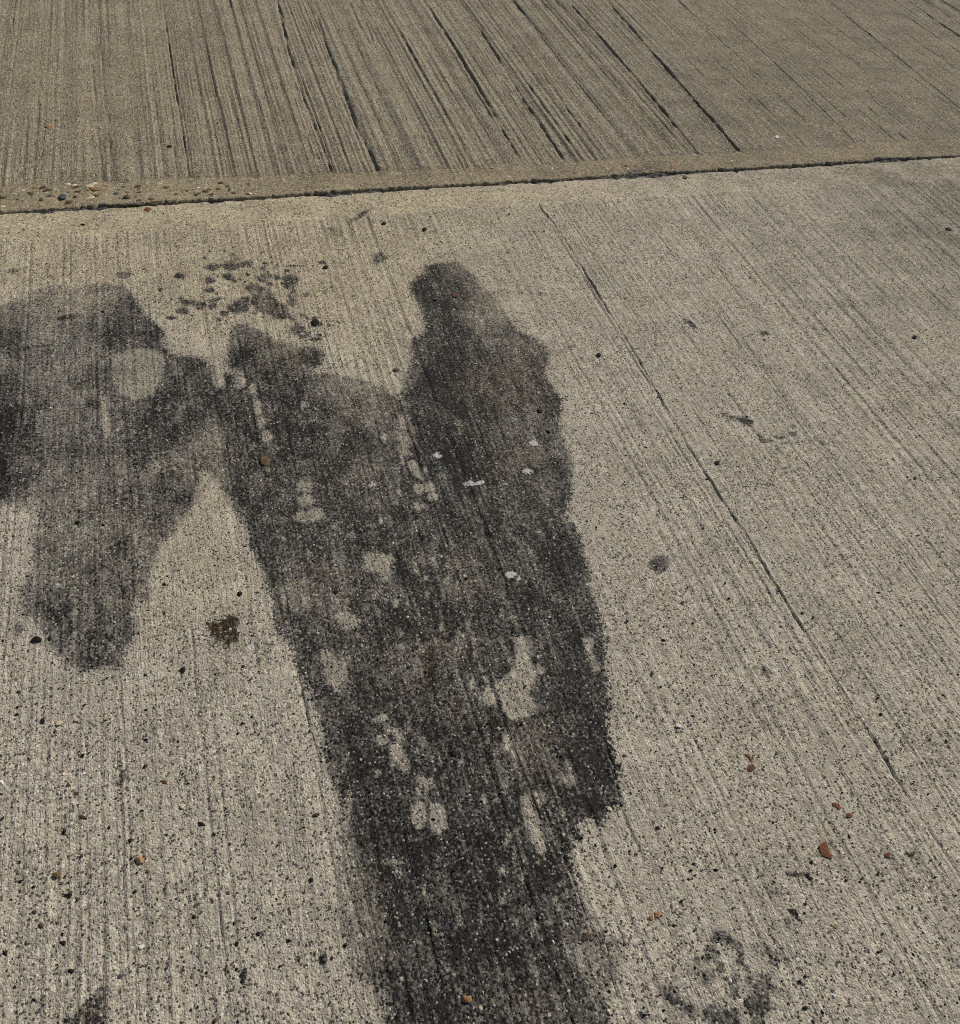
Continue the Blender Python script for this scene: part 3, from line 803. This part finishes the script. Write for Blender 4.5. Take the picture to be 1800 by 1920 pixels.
# ------------------------------------------------------------------ loose bits lying on the paving, one by one
def flake(name, pts, mat, label, category, group, thick=0.0006, curl=0.0, lift=0.0006):
    """thin scrap with its own outline (photo pixels), thickness, uneven top"""
    r0 = random.Random(int(pts[0][0] * 3 + pts[0][1]))
    fine_pts = []
    for i, p in enumerate(pts):
        q = pts[(i + 1) % len(pts)]
        L = math.hypot(q[0] - p[0], q[1] - p[1]) * 0.16
        fine_pts.append(p)
        fine_pts.append(((p[0] + q[0]) / 2 + r0.uniform(-L, L), (p[1] + q[1]) / 2 + r0.uniform(-L, L)))
    g = np.array([G(*p) for p in fine_pts])
    c = g.mean(0)
    g = g - c
    n = len(g)
    v = []; f = []
    R = max(1e-4, float(np.abs(g).max()))
    rr = np.random.default_rng(int(abs(pts[0][0] * 7 + pts[0][1])))
    for ring, k in enumerate((1.0, 0.97, 0.6)):
        for i in range(n):
            x, y = g[i] * k
            bend = curl * (y / R) ** 2
            z = lift + bend + (0 if ring == 0 else thick * (0.8 if ring == 1 else 1.25)) + float(rr.uniform(-0.15, 0.15)) * thick
            v.append((x, y, z))
    v.append((0, 0, lift + thick * 1.3))
    v.append((0, 0, lift))
    for k in range(2):
        for i in range(n):
            j = (i + 1) % n
            f.append((k * n + i, k * n + j, k * n + n + j, k * n + n + i))
    for i in range(n):
        j = (i + 1) % n
        f.append((2 * n + i, 2 * n + j, 3 * n))
        f.append((j, i, 3 * n + 1))
    me = bpy.data.meshes.new(name)
    me.from_pydata(v, [], f)
    o = link(name, me, mat)
    o.location = (c[0], c[1], 0.0)
    return tag(o, label, category, group)


def oval(cx, cy, w, h, rot=0.0, n=10, seed=0):
    rr = random.Random(int(cx * 13 + cy * 7 + seed))
    ca, sa = math.cos(math.radians(rot)), math.sin(math.radians(rot))
    out = []
    for i in range(n):
        a = -2 * math.pi * i / n
        k = rr.uniform(0.74, 1.24)
        x, y = w / 2 * k * math.cos(a), h / 2 * k * math.sin(a)
        out.append((cx + ca * x - sa * y, cy + sa * x + ca * y))
    return out


def zoom_pts(x0, y0, s, pts):
    return [(x0 + a / s, y0 + b / s) for a, b in pts][::-1]


RG, BG = 'small coloured scraps on the slabs', 'small dark stones on the slabs'
flake('flake', zoom_pts(1500, 1480, 7.5, [(330, 740), (375, 750), (395, 800), (390, 850), (420, 890), (455, 940), (450, 980), (415, 975), (370, 960), (310, 950),
      (295, 900), (270, 850), (265, 790), (300, 760)]), M_RUST, 'largest rust-red flake, pear shaped, near the lower right corner', 'flake', RG)
flake('flake', zoom_pts(1380, 1390, 18, [(290, 440), (380, 430), (470, 500), (570, 620), (560, 700), (500, 700), (440, 590), (330, 500)]), M_RUST,
      'thin curved rust-red flake just above a rounder one, right of the stain', 'flake', RG)
flake('flake', zoom_pts(1380, 1390, 18, [(350, 920), (420, 830), (520, 790), (560, 780), (620, 850), (690, 900), (600, 970), (480, 1045), (390, 990)]), M_RUST,
      'rounded rust-red flake just below a thin curved one, right of the stain', 'flake', RG)
flake('flake', zoom_pts(1500, 1480, 7.5, [(450, 190), (500, 180), (550, 210), (570, 260), (575, 285), (540, 290), (490, 250), (455, 225)]), M_RUST,
      'oval rust-brown flake, upper left of a close pair right of the stain', 'flake', RG)
flake('flake', zoom_pts(1500, 1480, 7.5, [(650, 370), (665, 335), (710, 340), (740, 370), (725, 400), (670, 400)]), M_RUST,
      'small round rust-brown flake, lower right of a close pair right of the stain', 'flake', RG)
FL = [
    ((1664, 1603, 12, 9, 0), M_RUST, 'flake', 'faint small rust flake right of the largest pear shaped one', 'flake'),
    ((1710, 1601, 14, 6, -15), M_DKBROWN, 'flake', 'narrow dark brown flake farthest to the right near the long groove', 'flake'),
    ((1221, 1720, 7, 13, 10), M_ORANGE, 'flake', 'narrow orange-brown flake, left one of a touching pair right of the stain foot', 'flake'),
    ((1233, 1716, 13, 12, 40), M_ORANGE, 'flake', 'wider orange-brown flake, right one of a touching pair right of the stain foot', 'flake'),
    ((308, 1466, 14, 7, 10), M_RUST, 'flake', 'small red-brown flake on pale concrete left of the stain', 'flake'),
    ((742, 694, 13, 7, 0), M_DKBROWN, 'flake', 'brown flake on pale concrete in the notch between the two stain humps', 'flake'),
    ((708, 886, 10, 8, 20), M_RUST, 'flake', 'rust flake inside the stain left of the long groove', 'flake'),
    ((855, 555, 12, 6, 0), M_RUST, 'flake', 'rust-brown flake near the top of the tall stain', 'flake'),
    ((277, 393, 15, 7, 0), M_RUST, 'flake', 'rust-brown flake lying just in front of the joint near the moss', 'flake'),
    ((178, 355, 22, 6, 8), M_ORANGE, 'flake', 'long orange flake on the strip behind the joint at left', 'flake'),
    ((90, 237, 13, 6, 0), M_ORANGE, 'flake', 'lone orange flake on the far slab at left', 'flake'),
    ((1260, 313, 9, 9, 20), M_ORANGE, 'flake', 'small orange flake behind the widest chip of the joint', 'flake'),
    ((1285, 333, 10, 6, 20), M_RUST, 'flake', 'small rust flake in front of the joint beside its widest chip', 'flake'),
    ((1567, 1737, 10, 10, 0), M_TAN, 'flake', 'tan flake near the lower right edge below the rust flakes', 'flake'),
    ((112, 1356, 17, 7, -20), M_CREAM, 'chip', 'longer cream sliver on pale concrete at the left', 'chip'),
    ((143, 1350, 9, 5, -10), M_CREAM, 'chip', 'short cream sliver right of the longer one at the left', 'chip'),
    ((342, 1512, 11, 8, -30), M_CREAM, 'chip', 'cream chip on pale concrete left of the dark stain', 'chip'),
    ((1272, 1361, 12, 7, 30), M_WHITE, 'chip', 'white chip on pale concrete right of the stain', 'chip'),
    ((266, 1775, 10, 7, -30), M_WHITE, 'chip', 'white chip by the left double groove near the bottom', 'chip'),
    ((1142, 1516, 10, 7, 40), M_CREAM, 'chip', 'cream chip at the stain corner right of the long dry streak', 'chip'),
    ((1457, 257, 9, 5, 10), M_WHITE, 'chip', 'white chip on the far slab behind the joint at right', 'chip'),
]
for spec, mat, name, label, cat in FL:
    flake(name, oval(*spec), mat, label, cat, RG)
o = flake('leaf', oval(290, 379, 32, 7, -4, 14), M_DKBROWN, 'brown curled leaf scrap stuck in the joint beside green moss', 'leaf', None, 0.0012, 0.002, 0.001)
o.location.z = -0.003
o = flake('leaf', zoom_pts(820, 1720, 5.62, [(1510, 240), (1530, 200), (1560, 170), (1600, 190), (1610, 210), (1590, 235), (1550, 255)]), M_DKBROWN,
          'brown curled leaf scrap at the right rim of the stain foot', 'leaf', None, 0.0012, 0.004, 0.001)


def pebble(spec, mat, label, name='pebble', flat=0.42, group=BG, cat='pebble', seed=0):
    cx, cy, w, h, rot = spec
    gx, gy = G(cx, cy)
    a, b = jac(cx, cy)
    ca, sa = math.cos(math.radians(rot)), math.sin(math.radians(rot))
    u = a * ca + b * sa
    v = -a * sa + b * ca
    me = lump_mesh(name, int(cx + 31 * cy + seed), 1.0)
    U = u * w / 2 * 1.15; Vv = v * h / 2 * 1.1
    hz = flat * min(np.linalg.norm(U), np.linalg.norm(Vv))
    co = np.empty(len(me.vertices) * 3); me.vertices.foreach_get('co', co); co = co.reshape(-1, 3)
    xy = co[:, :1] * U[None] + co[:, 1:2] * Vv[None]
    # mirrored footprint would flip the faces: keep orientation
    out = np.stack([xy[:, 0], xy[:, 1], co[:, 2] * hz], -1)
    me.vertices.foreach_set('co', out.ravel())
    if U[0] * Vv[1] - U[1] * Vv[0] < 0:
        me.flip_normals()
    me.update()
    o = link(name, me, mat)
    o.location = (gx, gy, -0.0004)
    return tag(o, label, cat, group)


PB = [
    ((69, 1199, 20, 11, 0), M_BLACK, 'largest flat black pebble left of the lower tip of the left stain'),
    ((94, 1197, 6, 10, 10), M_BLACK, 'small black pebble just right of the largest black one at left'),
    ((343, 1256, 9, 11, 0), M_BLACK, 'black pebble left of the pair of grooves, below the olive blot'),
    ((119, 1768, 11, 9, 0), M_BLACK, 'round black pebble near the bottom left, above an angular one'),
    ((134, 1820, 12, 9, 0), M_BLACK, 'angular black pebble near the bottom left corner'),
    ((227, 1830, 17, 8, -28), M_SLATE, 'slate-grey slanted stone chip near the bottom left'),
    ((131, 1679, 9, 9, 0), M_BLACK, 'round black pebble between the two olive-brown ones at left'),
    ((245, 1575, 9, 7, -20), M_BLACK, 'black pebble in the left double groove'),
    ((204, 1552, 7, 9, 0), M_BLACK, 'upright black pebble left of the double groove'),
    ((583, 1650, 9, 9, 0), M_BLACK, 'lone black pebble on pale concrete close to the left rim of the stain foot'),
    ((592, 606, 14, 12, 20), M_BLACK, 'black lump above the left stain hump near scattered spots'),
    ((1345, 868, 9, 7, 0), M_BLACK, 'black pebble right of the long right groove, below the tailed dirt mark'),
    ((852, 1413, 14, 10, 0), M_BLACK, 'black pebble in the middle of the stain'),
    ((824, 1778, 18, 7, -10), M_BLACK, 'long black stone chip in the stain foot'),
    ((1123, 666, 8, 7, 20), M_BLACK, 'black pebble right of the shoulder of the tall stain'),
    ((1012, 771, 9, 7, 20), M_BLACK, 'black pebble inside the right rim of the tall stain'),
    ((610, 502, 9, 7, 0), M_BLACK, 'black pebble on pale concrete above the scattered spots'),
    ((80, 1352, 8, 10, 0), M_BLACK, 'dark pebble left of the long cream sliver'),
    ((155, 1417, 8, 8, 0), M_BLACK, 'black pebble on pale concrete right below the cream slivers'),
    ((272, 1437, 9, 7, -40), M_BLACK, 'black pebble above the small red-brown flake at left'),
    ((146, 980, 9, 7, 0), M_BLACK, 'black pebble in the middle of the left stain'),
    ((450, 1114, 10, 9, 0), M_BLACK, 'black pebble on the pale wedge between the two stains'),
    ((308, 1096, 7, 6, 0), M_BLACK, 'tiny black pebble right of the left stain rim'),
    ((1778, 431, 11, 6, 20), M_BLACK, 'black pebble at the right edge just in front of the joint'),
    ((1509, 1890, 12, 7, 0), M_BLACK, 'black pebble at the bottom edge right of the scuffed dirt'),
    ((364, 1719, 8, 8, 0), M_BLACK, 'black pebble left of the deep groove near the bottom'),
    ((444, 1770, 7, 11, 20), M_BLACK, 'upright black pebble right of the deep groove near the bottom'),
    ((484, 1750, 7, 9, 0), M_BLACK, 'black pebble midway between deep groove and stain foot'),
    ((720, 419, 8, 5, 0), M_BLACK, 'small black pebble beside the slanting crack in front of the joint'),
    ((796, 430, 8, 6, 0), M_BLACK, 'small black pebble in front of the joint above the tall stain'),
    ((1715, 632, 8, 7, 0), M_BLACK, 'black pebble on pale concrete toward the right edge'),
    ((630, 1110, 9, 8, -40), M_BLACK, 'black pebble in the stain above its upper left dry patch'),
    ((1514, 1641, 9, 10, 0), M_BLACK, 'upper black crumb of a pair left of the largest rust flake'),
    ((1519, 1647, 11, 8, 0), M_BLACK, 'lower black crumb of a pair left of the largest rust flake'),
    ((318, 275, 9, 4, 0), M_BLACK, 'flat black chip on the far slab at left'),
    ((157, 1533, 13, 8, 10), M_DKBROWN, 'dark brown pebble left of the double groove'),
    ((107, 1641, 17, 11, -25), M_OLIVE, 'olive-brown pebble at left, higher of two'),
    ((79, 1735, 12, 10, 0), M_OLIVE, 'olive-brown pebble at left, lower of two'),
    ((65, 1710, 9, 7, 0), M_DKBROWN, 'small dark brown pebble above the lower olive one'),
    ((238, 370, 13, 6, 0), M_OLIVE, 'brown pebble behind the joint above the leaf scrap'),
    ((118, 370, 13, 10, 0), M_SLATE, 'grey pebble behind the joint at far left'),
    ((497, 866, 18, 18, 0), M_OLIVE, 'dark olive clod in the stain below the dry trail'),
    ((262, 1613, 17, 16, 0), M_TAN, 'round orange-tan pebble just right of the double groove'),
    ((277, 1634, 8, 7, 0), M_OLIVE, 'small olive pebble below the round orange-tan one'),
    ((875, 1874, 21, 15, 0), M_ORANGE, 'orange-brown three-cornered stone at the stain foot near the bottom'),
    ((593, 1528, 14, 7, -10), M_DKBROWN, 'brown pebble on the pale rim left of the stain foot'),
    ((428, 1674, 8, 8, 0), M_OLIVE, 'small olive pebble beside the deep groove'),
]
for spec, mat, label in PB:
    pebble(spec, mat, label)

# ------------------------------------------------------------------ moss in the joint and loose sand (uncountable)
def moss_clump():
    rr = random.Random(3)
    v = []; f = []
    x0 = G(188, 387)[0]; x1 = G(272, 382)[0]
    for i in range(1500):
        x = rr.uniform(x0, x1)
        k = 1 - abs((x - x0) / (x1 - x0) * 2 - 1) ** 3
        y = JOINT_Y + rr.gauss(0, 0.0045)
        z = -0.01 + 0.006 * k * rr.random()
        hh = rr.uniform(0.002, 0.0055) * (0.4 + 0.6 * k); w = rr.uniform(0.0006, 0.0013)
        a = rr.uniform(0, 6.28); lx, ly = rr.gauss(0, 0.0018), rr.gauss(0, 0.0018)
        b = len(v)
        v += [(x - w * math.cos(a), y - w * math.sin(a), z), (x + w * math.cos(a), y + w * math.sin(a), z), (x + lx, y + ly, z + hh)]
        f.append((b, b + 1, b + 2))
    me = bpy.data.meshes.new('moss')
    me.from_pydata(v, [], f)
    return tag(link('moss', me, M_MOSS), 'dark green moss growing in the joint at left', 'moss', kind='stuff')


moss_clump()


def loose_sand():
    rr = np.random.default_rng(11)
    n = 3600
    octa_v = np.array([(1, 0, 0), (0, 1, 0), (-1, 0, 0), (0, -1, 0), (0, 0, 0.8), (0, 0, -0.3)], float)
    octa_f = np.array([(0, 1, 4), (1, 2, 4), (2, 3, 4), (3, 0, 4), (1, 0, 5), (2, 1, 5), (3, 2, 5), (0, 3, 5)])
    V = []; F = []; MI = []
    for i in range(n):
        px = rr.uniform(-40, 1840); py = rr.uniform(60, 1960) if rr.random() < 0.35 else rr.uniform(400, 1960)
        base = 398 - px * 0.0589
        if abs(py - base) < 9:
            continue
        gx, gy = G(px, py)
        s = float(np.clip(rr.lognormal(math.log(0.0012), 0.4), 0.0007, 0.0036))
        a = rr.uniform(0, 6.28)
        k = octa_v * np.array([s * rr.uniform(0.9, 1.9), s * rr.uniform(0.7, 1.1), s * 0.9]) * (1 + rr.uniform(-0.2, 0.2, (6, 1)))
        ca, sa = math.cos(a), math.sin(a)
        w = np.stack([k[:, 0] * ca - k[:, 1] * sa + gx, k[:, 0] * sa + k[:, 1] * ca + gy, k[:, 2] + 0.0004], -1)
        F.append(octa_f + len(V) * 6)
        V.append(w)
        t = rr.random()
        MI += [0 if t < 0.5 else 1 if t < 0.72 else 2 if t < 0.87 else 3 if t < 0.95 else 4] * 8
    me = bpy.data.meshes.new('sand')
    me.from_pydata(np.concatenate(V).tolist(), [], np.concatenate(F).tolist())
    for mt in (M_BLACK, M_DKBROWN, M_CREAM, M_WHITE, M_TAN):
        me.materials.append(mt)
    me.polygons.foreach_set('material_index', np.array(MI, dtype=np.int32))
    return tag(link('sand', me), 'loose sand grains scattered over the slabs', 'sand', kind='stuff')


loose_sand()
